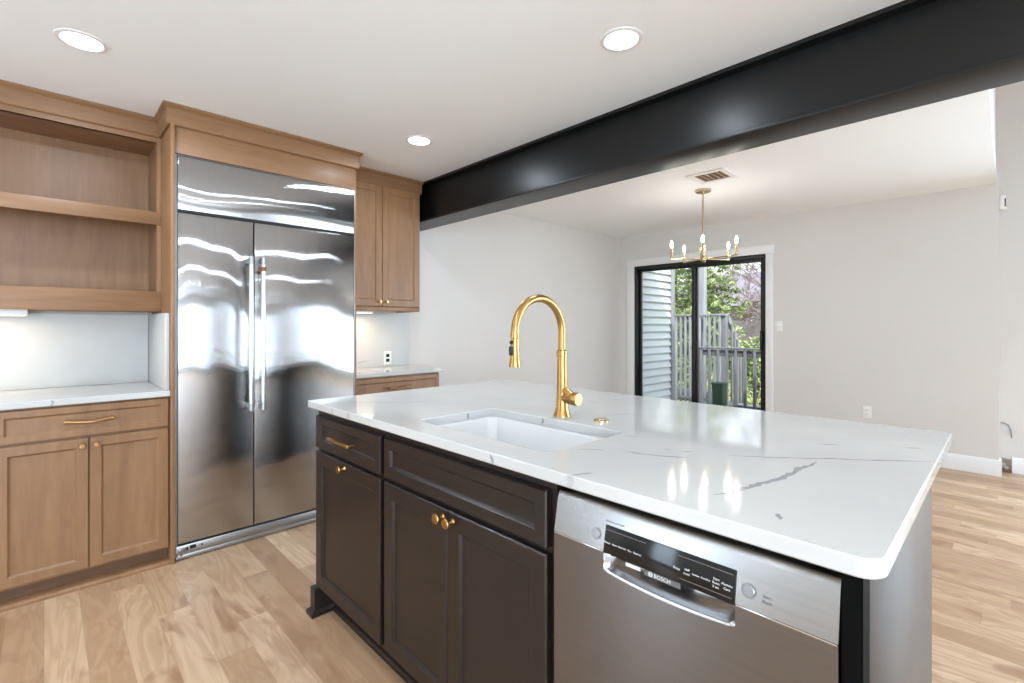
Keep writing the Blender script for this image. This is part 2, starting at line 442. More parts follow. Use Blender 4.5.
# ------------------------------------------------------------------ cabinet pieces (local frame: x along the front, y into the cabinet, z up)
def shaker_bm(x0, z0, x1, z1, t=.02, st=.055, y=0.0):
    b = BM()
    rings = [(0, 0.0), (0, -t + .004), (.0035, -t), (st, -t), (st + .002, -t + .002), (st + .0065, -t + .0085), (st + .010, -t + .010)]
    loops = []
    for ins, yy in rings:
        loops.append([b.verts.new((px, y + yy, pz)) for px, pz in ((x0 + ins, z0 + ins), (x1 - ins, z0 + ins), (x1 - ins, z1 - ins), (x0 + ins, z1 - ins))])
    b.faces.new(loops[0])
    for A, B in zip(loops, loops[1:]):
        for k in range(4): b.faces.new((A[k], A[(k + 1) % 4], B[(k + 1) % 4], B[k]))
    b.faces.new(loops[-1])
    return b
def shaker(name, x0, z0, x1, z1, mat, parent, st=.055):
    return obj(name, shaker_bm(x0, z0, x1, z1, st=st), mat, parent, smooth=20)
def pull(parent, cx, cz, L, mat, y=-.02, r=.0055, style='bar'):
    b = BM()
    if style == 'bar':
        for s in (-1, 1): tube(b, [(cx + s * (L / 2 - .012), y, cz), (cx + s * (L / 2 - .012), y - .026, cz)], r * .8, 10)
        box(b, (cx - L / 2, y - .034, cz - r), (cx + L / 2, y - .023, cz + r), .003)
    else:
        for s in (-1, 1): lathe(b, [(.010, 0), (.008, .004), (.005, .012), (.005, .026)], (cx + s * (L / 2 - .014), y, cz), (0, -1, 0), 14)
        pts = [(cx - L / 2 + L * k / 14, y - .024 - .008 * math.sin(PI * k / 14), cz + .004 * math.cos(PI * k / 7)) for k in range(15)]
        tube(b, pts, [r * (1.25 if k in (0, 14) else 1.0) for k in range(15)], 10)
    return obj('pull', b, mat, parent)
def knob(parent, cx, cz, mat, y=-.02, r=.015):
    b = BM()
    lathe(b, [(r * .62, 0), (r * .55, .003), (r * .36, .008), (r * .36, .016), (r * .6, .019), (r, .022), (r, .027), (r * .86, .030), (0, .0305)], (cx, y, cz), (0, -1, 0), 22)
    return obj('knob', b, mat, parent)

def base_cabinet(loc, rotz, W, H, depth, mat, z_door0, z_door1, z_dr0, z_dr1, label, hw, group=None, pull_style='arch', toe=.034, st=.043, name='base_cabinet'):
    c = thing(name, loc, rotz, label, 'cabinet', group)
    b = BM(); box(b, (0, 0, z_door0 - .012), (W, depth, H)); box(b, (.0, toe, 0), (W, depth, z_door0 - .012))
    obj('carcass', b, mat, c)
    bx('toe_kick', (0, toe - .004, 0), (W, toe, z_door0 - .012), M['toe_shade_wood'], c)
    b = BM(); prism(b, [(0, 0), (-.066, 0), (-.066, .012), (-.060, .019), (-.050, .022), (0, .022)], 'x', 0, W)
    m = obj('shoe_moulding', b, mat, c); m.location = (0, toe - .004, 0)
    d = shaker('drawer', .003, z_dr0, W - .003, z_dr1, mat, c, st=.032)
    pull(d, W / 2, (z_dr0 + z_dr1) / 2 - .001, .18, hw, r=.0082, style=pull_style)
    d1 = shaker('door', .003, z_door0, W / 2 - .0015, z_door1, mat, c, st=st)
    knob(d1, W / 2 - .026, z_door1 - .034, hw, r=.0125)
    d2 = shaker('door', W / 2 + .0015, z_door0, W - .003, z_door1, mat, c, st=st)
    knob(d2, W / 2 + .026, z_door1 - .034, hw, r=.0125)
    return c

# left run
XP = 0.478   # right end of the left run (face of the fridge side panel)
YL = 3.112   # carcass front of the left base run (door faces 2 cm in front)
WL = 0.64
base_cabinet((XP - WL - .0015, YL, 0), 0, WL, .886, YK - .004 - YL, M['wood'], .091, .718, .728, .877, 'tan wood base cabinet with one drawer and two doors, beside the refrigerator', M['brass_soft'])
base_cabinet((XP - 2 * WL - .003, YL, 0), 0, WL, .886, YK - .004 - YL, M['wood'], .091, .718, .728, .877, 'tan wood base cabinet at the left end of the run, second from the refrigerator', M['brass_soft'])

def slab(name, outer, z0, z1, rad, hole=None, hrad=.03, ease=.003, extra=None, mats=None, rads=None):
    """Worktop with rounded corners, eased top edge and an optional cut-out. outer/hole: (x0,y0,x1,y1)."""
    def rr(x0, y0, x1, y1, r, n=8, ins=0):
        x0 += ins; y0 += ins; x1 -= ins; y1 -= ins
        pts = []
        rs = r if isinstance(r, (list, tuple)) else [r] * 4
        for i, (cx, cy, a0) in enumerate(((x0, y0, PI), (x1, y0, 1.5 * PI), (x1, y1, 0), (x0, y1, .5 * PI))):
            q = max(rs[i] - ins, .0008)
            sx = 1 if i in (0, 3) else -1; sy = 1 if i in (0, 1) else -1
            for k in range(n + 1):
                a = a0 + .5 * PI * k / n
                pts.append((cx + sx * q + q * math.cos(a), cy + sy * q + q * math.sin(a)))
        return pts
    b = BM()
    def loop(pts, z): return [b.verts.new((x, y, z)) for x, y in pts]
    def bridge(A, B):
        n = len(A)
        for k in range(n): b.faces.new((A[k], A[(k + 1) % n], B[(k + 1) % n], B[k]))
    def edges(L): return [b.edges.get((L[k], L[(k + 1) % len(L)])) or b.edges.new((L[k], L[(k + 1) % len(L)])) for k in range(len(L))]
    rs = rads or rad
    T = loop(rr(*outer, rs, ins=ease), z1); S = loop(rr(*outer, rs), z1 - ease); S2 = loop(rr(*outer, rs), z0 + ease); B = loop(rr(*outer, rs, ins=ease), z0)
    bridge(T, S); bridge(S, S2); bridge(S2, B)
    te, be = edges(T), edges(B)
    if hole:
        hT = loop(rr(*hole, hrad, ins=-ease), z1); hS = loop(rr(*hole, hrad), z1 - ease); hB = loop(rr(*hole, hrad), z0)
        bridge(hT, hS); bridge(hS, hB)
        te += edges(hT); be += edges(hB)
    bmesh.ops.triangle_fill(b, use_beauty=True, use_dissolve=False, edges=te)
    bmesh.ops.triangle_fill(b, use_beauty=True, use_dissolve=False, edges=be)
    if extra: extra(b)
    return obj(name, b, mats or M['quartz'], smooth=30)

def vein_on(b, pts, w0, axis='z', off=0, mi=1, jit=.35, seed=0):
    """A flat irregular vein strip following pts (2D), laid on a face at constant coordinate off."""
    r = random.Random(seed); P = []
    for (x0, y0), (x1, y1) in zip(pts, pts[1:]):
        n = max(2, int(math.hypot(x1 - x0, y1 - y0) / .012))
        for k in range(n): P.append((x0 + (x1 - x0) * k / n, y0 + (y1 - y0) * k / n))
    P.append(pts[-1]); n = len(P); L = []; wob = 0
    for i, (x, y) in enumerate(P):
        a, c = P[max(i - 1, 0)], P[min(i + 1, n - 1)]
        dx, dy = c[0] - a[0], c[1] - a[1]; l = math.hypot(dx, dy) or 1; nx, ny = -dy / l, dx / l
        wob = .7 * wob + r.uniform(-.3, .3) * w0
        t = i / (n - 1); ww = w0 * (min(1, 5 * t + .15) * min(1, 5 * (1 - t) + .15)) * (1 + r.uniform(-jit, jit))
        q = []
        for s in (-.5, .5):
            p = (x + nx * (wob + s * ww), y + ny * (wob + s * ww))
            co = {'z': (p[0], p[1], off), 'x': (off, p[0], p[1]), 'y': (p[0], off, p[1])}[axis]
            q.append(b.verts.new(co))
        L.append(q)
    for A, B in zip(L, L[1:]):
        b.faces.new((A[0], B[0], B[1], A[1])).material_index = mi
QM = [M['quartz'], M['vein'], M['vein_faint']]

def ex_left(b):
    vein_on(b, [(.02, .890), (.03, .900), (.022, .913)], .009, 'y', 3.0695, 1, seed=3)
o = slab('countertop', (XP - 2 * WL - .03, 3.070, XP - .001, YK - .02), .887, .917, .002, extra=ex_left, mats=QM)
tag(o, 'white quartz countertop under the open shelves, left of the refrigerator', 'countertop')
b = BM(); box(b, (XP - 2 * WL - .03, YK - .019, .918), (XP - .022, YK - .001, 1.325))
tag(obj('backsplash', b, M['quartz_honed']), 'white quartz backsplash slab beneath the open shelves', 'backsplash')
b = BM(); box(b, (XP - .02, 3.10, .918), (XP - .001, YK - .001, 1.325), .001)
tag(obj('side_splash', b, M['quartz_honed']), 'narrow white quartz side splash against the refrigerator panel', 'backsplash')

# ------------------------------------------------------------------ open shelf unit
YS = 3.36
SX0 = XP - 2 * WL - .02
su = thing('open_shelf_unit', (0, 0, 1.338), 0, 'tan wood open wall shelf unit with crown, above the left countertop', 'shelf')
bx('back_panel', (SX0, YK - .016, 0), (XP - .001, YK - .001, ZC - 1.338 - .002), M['wood'], su)
bx('side_panel', (SX0, YS, 0), (SX0 + .02, YK - .016, ZC - 1.338 - .1), M['wood'], su)
bx('side_panel', (XP - .02, YS, 0), (XP - .001, YK - .016, ZC - 1.338 - .1), M['wood'], su)
for z0, z1 in ((0, .113), (.49, .562)):
    b = BM(); zz = z0
    box(b, (SX0 + .02, YS, z1 - .022), (XP - .02, YK - .016, z1))
    box(b, (SX0 + .02, YS - .004, z0), (XP - .001, YS + .018, z1), .0015)
    if z0 == 0:
        box(b, (SX0 + .02, YS + .018, 0.02), (XP - .02, YK - .016, .035)); box(b, (SX0 + .02, YS - .007, z0), (XP - .001, YS - .0035, .045), .001)
    obj('shelf', b, M['wood_flat'], su)
bx('top_panel', (SX0 + .02, YS, .955), (XP - .02, YK - .016, .985), M['wood_flat'], su)
b = BM(); box(b, (SX0, YS - .001, .955), (XP - .001, YS + .02, ZC - 1.338 - .002)); obj('top_rail', b, M['wood_flat'], su)
def crown(parent, x0, x1, yf, z0, z1, ends=(0, 0), depth=.03, back=None, mat=None):
    """Flat riser crown with a thin cap lip; ends: 1 where it returns along the side."""
    b = BM()
    prof = [(.0, z0), (-depth * .35, z0), (-depth * .5, z0 + .006), (-depth * .55, z1 - .026), (-depth * .8, z1 - .018), (-depth, z1 - .013), (-depth, z1 - .001), (0, z1 - .001)]
    e0, e1 = ends
    A = [b.verts.new((x0 + (p[0] if e0 else 0), yf + p[0], p[1])) for p in prof]
    B = [b.verts.new((x1 - (p[0] if e1 else 0), yf + p[0], p[1])) for p in prof]
    n = len(prof)
    def br(A, B):
        for k in range(n): b.faces.new((A[k], A[(k + 1) % n], B[(k + 1) % n], B[k]))
    br(A, B)
    if e0:
        A2 = [b.verts.new((x0 + p[0], back, p[1])) for p in prof]; br(A2, A); b.faces.new(A2)
    else: b.faces.new(A)
    if e1:
        B2 = [b.verts.new((x1 - p[0], back, p[1])) for p in prof]; br(B, B2); b.faces.new(B2)
    else: b.faces.new(B)
    return obj('crown', b, mat or M['wood_flat'], parent, smooth=20)
crown(su, SX0, XP - .001, YS, ZC - 1.338 - .105, ZC - 1.338)

# ------------------------------------------------------------------ refrigerator and its surround
YF = 3.087
FX0, FX1 = 0.50, 1.513
fs = thing('refrigerator_surround', (0, 0, 0), 0, 'tall tan wood surround with crown framing the refrigerator', 'cabinet')
bx('side_panel', (XP, YF - .022, 0), (FX0 - .004, YK - .001, 2.33), M['wood'], fs, .001)
bx('side_panel', (FX1 + .002, YF + .02, 0), (FX1 + .02, YK - .001, 2.33), M['wood'], fs, .001)
bx('top_panel', (FX0 - .004, YF - .003, 2.178), (FX1 + .002, YK - .001, 2.33), M['wood_flat'], fs, .001)
crown(fs, XP, FX1 + .004, YF - .005, 2.318, ZC, (1, 1), .036, YS - .032)
bx('crown_core', (XP + .002, YF, 2.33), (FX1 + .002, YK - .001, ZC - .002), M['wood_flat'], fs)

fr = thing('refrigerator', (FX0, YF, 0), 0, 'built-in stainless steel double-door refrigerator with long bar handles', 'refrigerator')
W = FX1 - FX0
b = BM(); box(b, (0, .03, .0), (W, .58, 2.172))
obj('body', b, M['dark_slot'], fr)
b = BM(); box(b, (-.003, -.002, .02), (.010, .03, 2.173)); box(b, (W - .006, .0, .02), (W, .03, 2.173)); box(b, (.010, .0, 2.168), (W - .006, .03, 2.173))
obj('trim_frame', b, M['steel_trim'], fr)
GX = .385
def panel(name, x0, x1, z0, z1, y0=0.0, t=.03):
    b = BM(); box(b, (x0, y0, z0), (x1, y0 + t, z1), .003, 3); return obj(name, b, M['fridge_steel'], fr)
panel('top_panel', .012, W - .008, 1.880, 2.166)
d1 = panel('door', .012, GX - .003, .088, 1.864)
d2 = panel('door', GX + .003, W - .008, .088, 1.864)
b = BM(); box(b, (.018, -.003, 1.866), (W - .03, .02, 1.878)); obj('vent_gap', b, M['dark_slot'], fr)
b = BM(); box(b, (.004, .002, .004), (W - .004, .03, .028), .002); box(b, (.004, -.004, .028), (W - .004, .028, .080), .004)
g = obj('toe_grille', b, M['grille'], fr)
b = BM()
box(b, (.014, -.012, .045), (.05, -.004, .066), .001)
hb = obj('hinge_bracket', b, M['steel_trim'], g)
for x0, x1, z0, z1 in ((.038, .058, .050, .066), (.066, .094, .052, .070), (.118, .126, .055, .064), (.022, .031, .026, .033)):
    bx('hinge_slot', (x0, -.0065, z0), (x1, -.003, z1), M['dark_slot'], g)
for d, hx in ((d1, .354), (d2, .418)):
    b = BM()
    prof = []
    tube(b, [(hx, -.06, .772), (hx, -.06, 1.652)], .0125, 20)
    h = obj('handle', b, M['chrome'], d)
    for z in (.79, 1.634):
        b = BM(); tube(b, [(hx, -.06, z - .022), (hx, -.06, z + .022)], .0145, 20); box(b, (hx - .010, -.06, z - .016), (hx + .010, 0, z + .016), .003)
        obj('handle_bracket', b, M['steel_trim'], h)
    if d is d2:
        b = BM(); tube(b, [(hx, -.06, 1.575), (hx, -.06, 1.600)], .0158, 20); box(b, (hx - .026, -.066, 1.580), (hx - .004, -.054, 1.596), .003)
        obj('bronze_band', b, M['bronze'], h)

# ------------------------------------------------------------------ right wall cabinet, base, counter
UX0, UX1 = FX1 + .022, 2.190
YU = 3.345
uc = thing('wall_cabinet', (UX0, YU, 1.368), 0, 'tan wood two-door wall cabinet hung between the refrigerator and the black beam', 'cabinet')
WU = UX1 - UX0; HU = ZC - 1.368
bx('carcass', (0, 0, .035), (WU, YK - .001 - YU, HU - .1), M['wood'], uc)
bx('light_rail', (0, -.012, 0), (WU, .012, .034), M['wood_flat'], uc, .002)
bx('light_rail', (WU - .02, .012, 0), (WU, YK - .001 - YU, .034), M['wood'], uc, .002)
DS = 1.852 - UX0
for x0, x1, kx in ((.003, DS - .0015, DS - .028), (DS + .0015, WU - .003, DS + .028)):
    d = shaker('door', x0, .036, x1, HU - .102, M['wood'], uc, st=.05)
    knob(d, kx, .072, M['brass_soft'], r=.012)
crown(uc, 0, WU + .002, 0, HU - .105, HU, (0, 1), .032, .2)
bx('crown_core', (0, .0, HU - .1), (WU, YK - .001 - YU, HU - .002), M['wood_flat'], uc)

YRB = 3.225
base_cabinet((FX1 + .022, YRB, 0), 0, 2.296 - FX1 - .022, .884, YK - .001 - YRB, M['wood'], .088, .700, .712, .872, 'tan wood base cabinet standing right of the refrigerator, behind the island', M['brass_soft'])
o = slab('countertop', (FX1 + .022, 3.197, 2.341, YK - .02), .884, .914, .002, mats=QM)
tag(o, 'short white quartz countertop right of the refrigerator, under the wall cabinet', 'countertop')
def ex_bs(b):
    vein_on(b, [(1.66, 1.29), (1.72, 1.18), (1.78, 1.10), (1.80, 1.06)], .006, 'y', YK - .0195, 2, seed=5)
    vein_on(b, [(1.62, .94), (1.70, .955), (1.80, .95), (1.93, .975)], .008, 'y', YK - .0195, 2, seed=6)
b = BM(); box(b, (FX1 + .022, YK - .019, .915), (2.298, YK - .001, 1.40)); ex_bs(b)
tag(obj('backsplash', b, [M['quartz_honed'], M['vein'], M['vein_faint']], smooth=0), 'white veined quartz backsplash under the wall cabinet right of the refrigerator', 'backsplash')

def outlet(name, loc, rotz, label, kind='duplex', cat='outlet'):
    t = thing(name, loc, rotz, label, cat)
    bx('plate', (-.036, -.006, -.057), (.036, 0, .057), M['plastic_white'], t, .002)
    if kind == 'switch':
        bx('rocker', (-.016, -.009, -.033), (.016, -.005, .033), M['plastic_white'], t, .002)
    else:
        for z in (-.02, .02):
            b = BM(); box(b, (-.016, -.0075, z - .014), (.016, -.005, z + .014), .002)
            f = obj('receptacle', b, M['plastic_white'] if kind == 'duplex' else M['dark_slot'], t)
            b = BM()
            for sx in (-.006, .006): box(b, (sx - .0012, -.0082, z - .004), (sx + .0012, -.007, z + .006))
            obj('slot', b, M['dark_slot'], f)
    return t
outlet('wall_outlet', (2.085, YK - .019, .985), 0, 'white outlet with dark sockets in the backsplash right of the refrigerator', 'dark')
outlet('light_switch', (XF, 1.734, 1.25), -PI / 2, 'white light switch on the far wall just right of the patio door', 'switch', 'switch')
outlet('wall_outlet', (XF, .955, .42), -PI / 2, 'white outlet low on the far wall above the island edge')

# under-cabinet lights
def strip_light(x0, x1, y, z, label, power):
    t = thing('undercabinet_light', ((x0 + x1) / 2, y, z), 0, label, 'light')
    h = (x1 - x0) / 2
    bx('housing', (-h, -.02, -.012), (h, .02, .034), M['plastic_white'], t, .002)
    bx('diffuser', (-h + .01, -.014, -.0145), (h - .01, .014, -.0115), M['led_glow'], t)
    l = lamp('strip_lamp', 'AREA', ((x0 + x1) / 2, y, z - .02), (0, 0, 0), power, (1, .78, .54), shape='RECTANGLE', size=x1 - x0, size_y=.03)
    l.data.spread = PI
strip_light(-.62, -.06, 3.5, 1.322, 'slim white LED strip light beneath the open shelves', 1.25)
strip_light(1.60, 1.86, 3.5, 1.368, 'slim white LED strip light beneath the wall cabinet', 1.7)

# ------------------------------------------------------------------ island
IX = 0.872   # carcass front plane; door faces 2 cm in front
IXB = 1.765  # back of the island body
ZB = .899
Y2, Y1, Y0, YD0 = 2.115, 1.544, .745, .177   # cabinet ends
RI = -PI / 2
def isl(name, y_left, label, cat='cabinet'):
    return thing(name, (IX, y_left, 0), RI, label, cat)
HB = ZB - .001
c = isl('island_cabinet', Y2, 'dark espresso island cabinet with one drawer and one door, at the refrigerator end')
wd = Y2 - Y1
b = BM(); box(b, (0, 0, .112), (wd - .0005, .60, HB)); box(b, (.02, .06, 0), (wd - .0005, .60, .112)); obj('carcass', b, M['espresso'], c)
d = shaker('drawer', .006, .730, wd - .006, .868, M['espresso'], c, st=.036)
pull(d, .2855, .800, .19, M['gold'], r=.0068)
d = shaker('door', .006, .124, wd - .006, .715, M['espresso'], c, st=.052)
knob(d, .2855, .694, M['gold'], r=.015)
b = BM()   # bracket foot with a flared base at the corner
prism(b, [(-.016, -.034), (.030, -.034), (.030, .06), (-.016, .06)], 'z', .026, .118)
prism(b, [(-.030, -.048), (.036, -.048), (.036, .06), (-.030, .06)], 'z', 0, .016)
A = [(-.030, -.048), (.036, -.048), (.036, .06), (-.030, .06)]; B_ = [(-.016, -.034), (.030, -.034), (.030, .06), (-.016, .06)]
va = [b.verts.new((*p, .016)) for p in A]; vb = [b.verts.new((*p, .028)) for p in B_]
for k in range(4): b.faces.new((va[k], va[(k + 1) % 4], vb[(k + 1) % 4], vb[k]))
b.faces.new(vb); b.faces.new(va)
obj('foot', b, M['espresso'], c, smooth=20)
c2 = isl('sink_cabinet', Y1, 'dark espresso island cabinet with wide false drawer and two doors, under the sink')
ws = Y1 - Y0
b = BM(); box(b, (.0005, 0, .112), (ws, .60, .66)); box(b, (.0005, .06, 0), (ws, .60, .112)); box(b, (.0005, 0, .66), (.02, .60, HB)); box(b, (ws - .02, 0, .66), (ws, .60, HB)); box(b, (.02, 0, .66), (ws - .02, .018, HB))
obj('carcass', b, M['espresso'], c2)
shaker('drawer_front', .022, .730, ws - .018, .868, M['espresso'], c2, st=.036)
mid = Y1 - 1.152
d = shaker('door', .022, .124, mid - .0015, .715, M['espresso'], c2, st=.052); knob(d, mid - .022, .690, M['gold'], r=.016)
d = shaker('door', mid + .0015, .124, ws - .018, .715, M['espresso'], c2, st=.052); knob(d, mid + .026, .690, M['gold'], r=.016)
for cc, x0, x1 in ((c, .03, wd), (c2, 0, ws)):
    b = BM(); prism(b, [(0, 0), (-.016, 0), (-.014, .012), (-.006, .02), (0, .022)], 'x', x0, x1)
    m = obj('shoe_moulding', b, M['espresso'], cc); m.location = (0, .06, 0)

# island end and back panels
ip = thing('island_surround', (IX, 0.148, 0), 0, 'dark espresso end and back panels of the island, beside the dishwasher', 'panel')
bx('end_panel', (.035, 0, 0), (IXB - IX, .018, ZB - .001), M['espresso'], ip, .001)
bx('back_panel', (IXB - IX - .02, .018, 0), (IXB - IX, Y2 - .148 - .019, ZB - .001), M['espresso'], ip, .001)
b = BM(); box(b, (.001, Y2 - .148 + .0005, .12), (IXB - IX, Y2 - .148 + .014, ZB - .001)); box(b, (.064, Y2 - .148 + .0005, 0), (IXB - IX, Y2 - .148 + .014, .12)); obj('end_panel', b, M['espresso'], ip)
bx('filler', (-.012, 0, 0), (.0345, YD0 - .148 - .002, ZB - .001), M['shadow_black'], ip)

# worktop
def ex_isl(b):
    z = .9303
    for pts, ww, m in (
        ([(.935, .399), (.957, .387), (.984, .375), (1.02, .372), (1.072, .361), (1.13, .341), (1.188, .338), (1.253, .33), (1.338, .32)], .012, 1),
        ([(1.093, .703), (1.099, .66), (1.121, .608), (1.151, .559)], .006, 1),
        ([(1.245, .496), (1.298, .416), (1.364, .339), (1.434, .254), (1.506, .172), (1.551, .123)], .007, 1),
        ([(.921, .284), (.912, .277), (.898, .268)], .008, 1),
        ([(1.54, .373), (1.56, .349), (1.575, .324)], .005, 1), ([(1.664, .199), (1.688, .16)], .005, 1),
        ([(1.186, .641), (1.192, .62)], .006, 1), ([(1.193, .598), (1.218, .575)], .006, 1),
        ([(1.561, 1.414), (1.619, 1.338)], .007, 1), ([(1.687, 1.272), (1.708, 1.214)], .006, 2),
        ([(1.463, 1.035), (1.524, 1.007), (1.593, .982)], .007, 2), ([(1.241, .799), (1.269, .762)], .006, 1),
        ([(1.021, .801), (1.065, .744)], .005, 1), ([(.831, .672), (.878, .645)], .007, 1),
        ([(1.10, .90), (1.0, .70), (.95, .62)][:0] or [(1.70, 1.62), (1.76, 1.5), (1.86, 1.34)], .006, 2)):
        vein_on(b, pts, ww, 'z', z, m, seed=int(pts[0][0] * 1000))
    vein_on(b, [(.85, 2.04), (1.0, 1.90), (1.1, 1.80), (1.25, 1.74)], .012, 'z', z, 2, seed=13)
    for y, ww, m in ((1.893, .006, 1), (1.751, .02, 2), (.931, .010, 1), (.677, .016, 2)):
        vein_on(b, [(y, .901), (y - .004, .915), (y + .003, .928)], ww, 'x', .8297, m, seed=int(y * 100))
    vein_on(b, [(1.159, .901), (1.157, .915), (1.16, .927)], .009, 'y', 1.4347, 1, seed=41)
    vein_on(b, [(1.171, .901), (1.166, .915), (1.172, .927)], .010, 'x', 1.2867, 1, seed=42)
SH = (.935, .826, 1.287, 1.435)
ic = slab('countertop', (.83, .12, 2.0, 2.145), .90, .93, .035, hole=SH, hrad=.03, extra=ex_isl, mats=QM, rads=[.035, .012, .012, .008])
tag(ic, 'large white veined quartz island countertop with the sink cut-out', 'countertop')

# sink
def rrect(x0, y0, x1, y1, r, n=6):
    pts = []
    for cx, cy, a0 in ((x0 + r, y0 + r, PI), (x1 - r, y0 + r, 1.5 * PI), (x1 - r, y1 - r, 0), (x0 + r, y1 - r, .5 * PI)):
        for k in range(n + 1):
            a = a0 + .5 * PI * k / n; pts.append((cx + r * math.cos(a), cy + r * math.sin(a)))
    return pts
sk = thing('kitchen_sink', (0, 0, 0), 0, 'white undermount single-bowl sink set into the island countertop', 'sink')
b = BM(); x0, y0, x1, y1 = SH
def lp(ins, z, r): return [b.verts.new((x, y, z)) for x, y in rrect(x0 + ins, y0 + ins, x1 - ins, y1 - ins, r)]
seq = [lp(-.022, .8985, .05), lp(.004, .8985, .03), lp(.008, .893, .032), lp(.014, .73, .036), lp(.022, .708, .04), lp(.045, .70, .05)]
outr = [lp(-.022, .889, .05), lp(-.004, .885, .04), lp(.004, .70, .04), lp(.03, .688, .05)]
for S in (seq, outr):
    for A, B_ in zip(S, S[1:]):
        for k in range(len(A)): b.faces.new((A[k], A[(k + 1) % len(A)], B_[(k + 1) % len(A)], B_[k]))
    b.faces.new(S[-1])
A, B_ = seq[0], outr[0]
for k in range(len(A)): b.faces.new((A[k], A[(k + 1) % len(A)], B_[(k + 1) % len(A)], B_[k]))
obj('bowl', b, M['porcelain'], sk, smooth=50)
b = BM(); lathe(b, [(.045, 0), (.045, .003), (.038, .004), (.034, -.004 + .006), (.012, .002), (.010, .008), (0, .008)], (1.11, 1.13, .7005)); obj('drain', b, M['chrome'], sk)

# faucet
FX, FY = 1.352, 1.132
fa = thing('kitchen_faucet', (FX, FY, .93), 0, 'brushed gold gooseneck pull-down faucet standing behind the sink', 'faucet')
b = BM(); lathe(b, [(.031, 0), (.031, .004), (.029, .008), (.0225, .035), (.0195, .07), (.019, .11), (.0178, .19), (.0172, .216), (.0195, .217), (.0195, .238), (.0165, .240), (.014, .241)]); obj('body', b, M['gold'], fa)
b = BM(); za = 1.2335 - .93
pts = [(0, 0, .235), (0, 0, .28)] + [(-.12 + .12 * math.cos(PI * k / 24), 0, za + .12 * math.sin(PI * k / 24)) for k in range(25)] + [(-.24, 0, za - .002)]
tube(b, pts, .0135, 20); obj('spout', b, M['gold'], fa)
b = BM(); lathe(b, [(.0155, 0), (.0158, .016), (.0135, .018), (.0145, .05), (.0165, .085), (.020, .105), (.020, .110), (.017, .111), (.0, .111)], (-.24, 0, za), (0, 0, -1)); sh = obj('spray_head', b, M['gold'], fa)
b = BM(); tube(b, [(-.252, 0, za - .029), (-.259, 0, za - .030)], .006, 12); box(b, (-.263, -.006, za - .072), (-.252, .006, za - .042), .003)
obj('spray_button', b, M['rubber'], sh)
b = BM(); lathe(b, [(.017, 0), (.0185, .025), (.0215, .036), (.0215, .054), (.023, .055), (.023, .072), (.021, .076), (0, .076)], (0, 0, .068), (0, -1, 0.0)); h = obj('handle', b, M['gold'], fa)
b = BM(); tube(b, [(0, -.004, .10), (0, -.022, .09), (0, -.045, .074)], [.014, .016, .018], 14); obj('handle_neck', b, M['gold'], fa)
b = BM(); lathe(b, [(.026, 0), (.026, .004), (.023, .007), (.014, .007), (.013, .0085), (0, .0085)], (1.378, .979, .93)); o = obj('air_switch', b, M['champagne'])
tag(o, 'small round brass air switch button in the island top beside the faucet', 'button')

# ------------------------------------------------------------------ dishwasher
dw = isl('dishwasher', YD0 + .558, 'stainless steel dishwasher with black control strip, built into the island end', 'dishwasher')
dw.location.x = .872; WD = .558
bx('tub', (0.002, .02, .03), (WD - .002, .58, .86), M['shadow_black'], dw)
bx('kick_plate', (0.002, .05, 0), (WD - .002, .07, .10), M['shadow_black'], dw)
def z_at(v, u):   # helper for the face plane only: none
    return 0
ZT, ZM, TILT = .873, .783, .19
yf = -.022
# control panel: a slightly crowned strip
b = BM()
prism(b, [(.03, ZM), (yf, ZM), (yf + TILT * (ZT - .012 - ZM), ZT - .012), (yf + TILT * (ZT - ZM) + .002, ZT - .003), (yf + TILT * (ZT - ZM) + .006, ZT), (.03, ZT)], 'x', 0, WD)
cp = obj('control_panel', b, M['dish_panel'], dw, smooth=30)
SX0_, SX1_ = .138, .408   # control strip extent
SZ0, SZ1 = .780, .837
b = BM(); box(b, (SX0_, yf - .0022, SZ0), (SX1_, yf + .002, SZ1), .0008); st_ = obj('control_strip', b, M['black_gloss'], dw)
# door with a scooped pocket handle
b = BM()
PZ = .7785    # top of pocket
def pocket_h(x):
    t = (x - SX0_) / (SX1_ - SX0_)
    return .027 + .017 * math.sin(PI * min(1, max(0, .12 + .76 * t))) ** 0.8
nx, nz = 56, 20
grid = []
for i in range(nx + 1):
    x = SX0_ + (SX1_ - SX0_) * i / nx; col = []
    t = i / nx
    side = min(1, t / .05, (1 - t) / .05); side = side * side * (3 - 2 * side)
    for j in range(nz + 1):
        s = j / nz
        dep = .034 * (1 - s ** 2.2) * side - .005 * math.exp(-((s - .93) / .08) ** 2) * min(1, side * 1.5)
        col.append(b.verts.new((x, yf + dep, PZ - .001 - pocket_h(x) * s)))
    grid.append(col)
for i in range(nx):
    for j in range(nz): b.faces.new((grid[i][j], grid[i + 1][j], grid[i + 1][j + 1], grid[i][j + 1]))
pk = obj('pocket_handle', b, M['chrome'], dw, smooth=60)
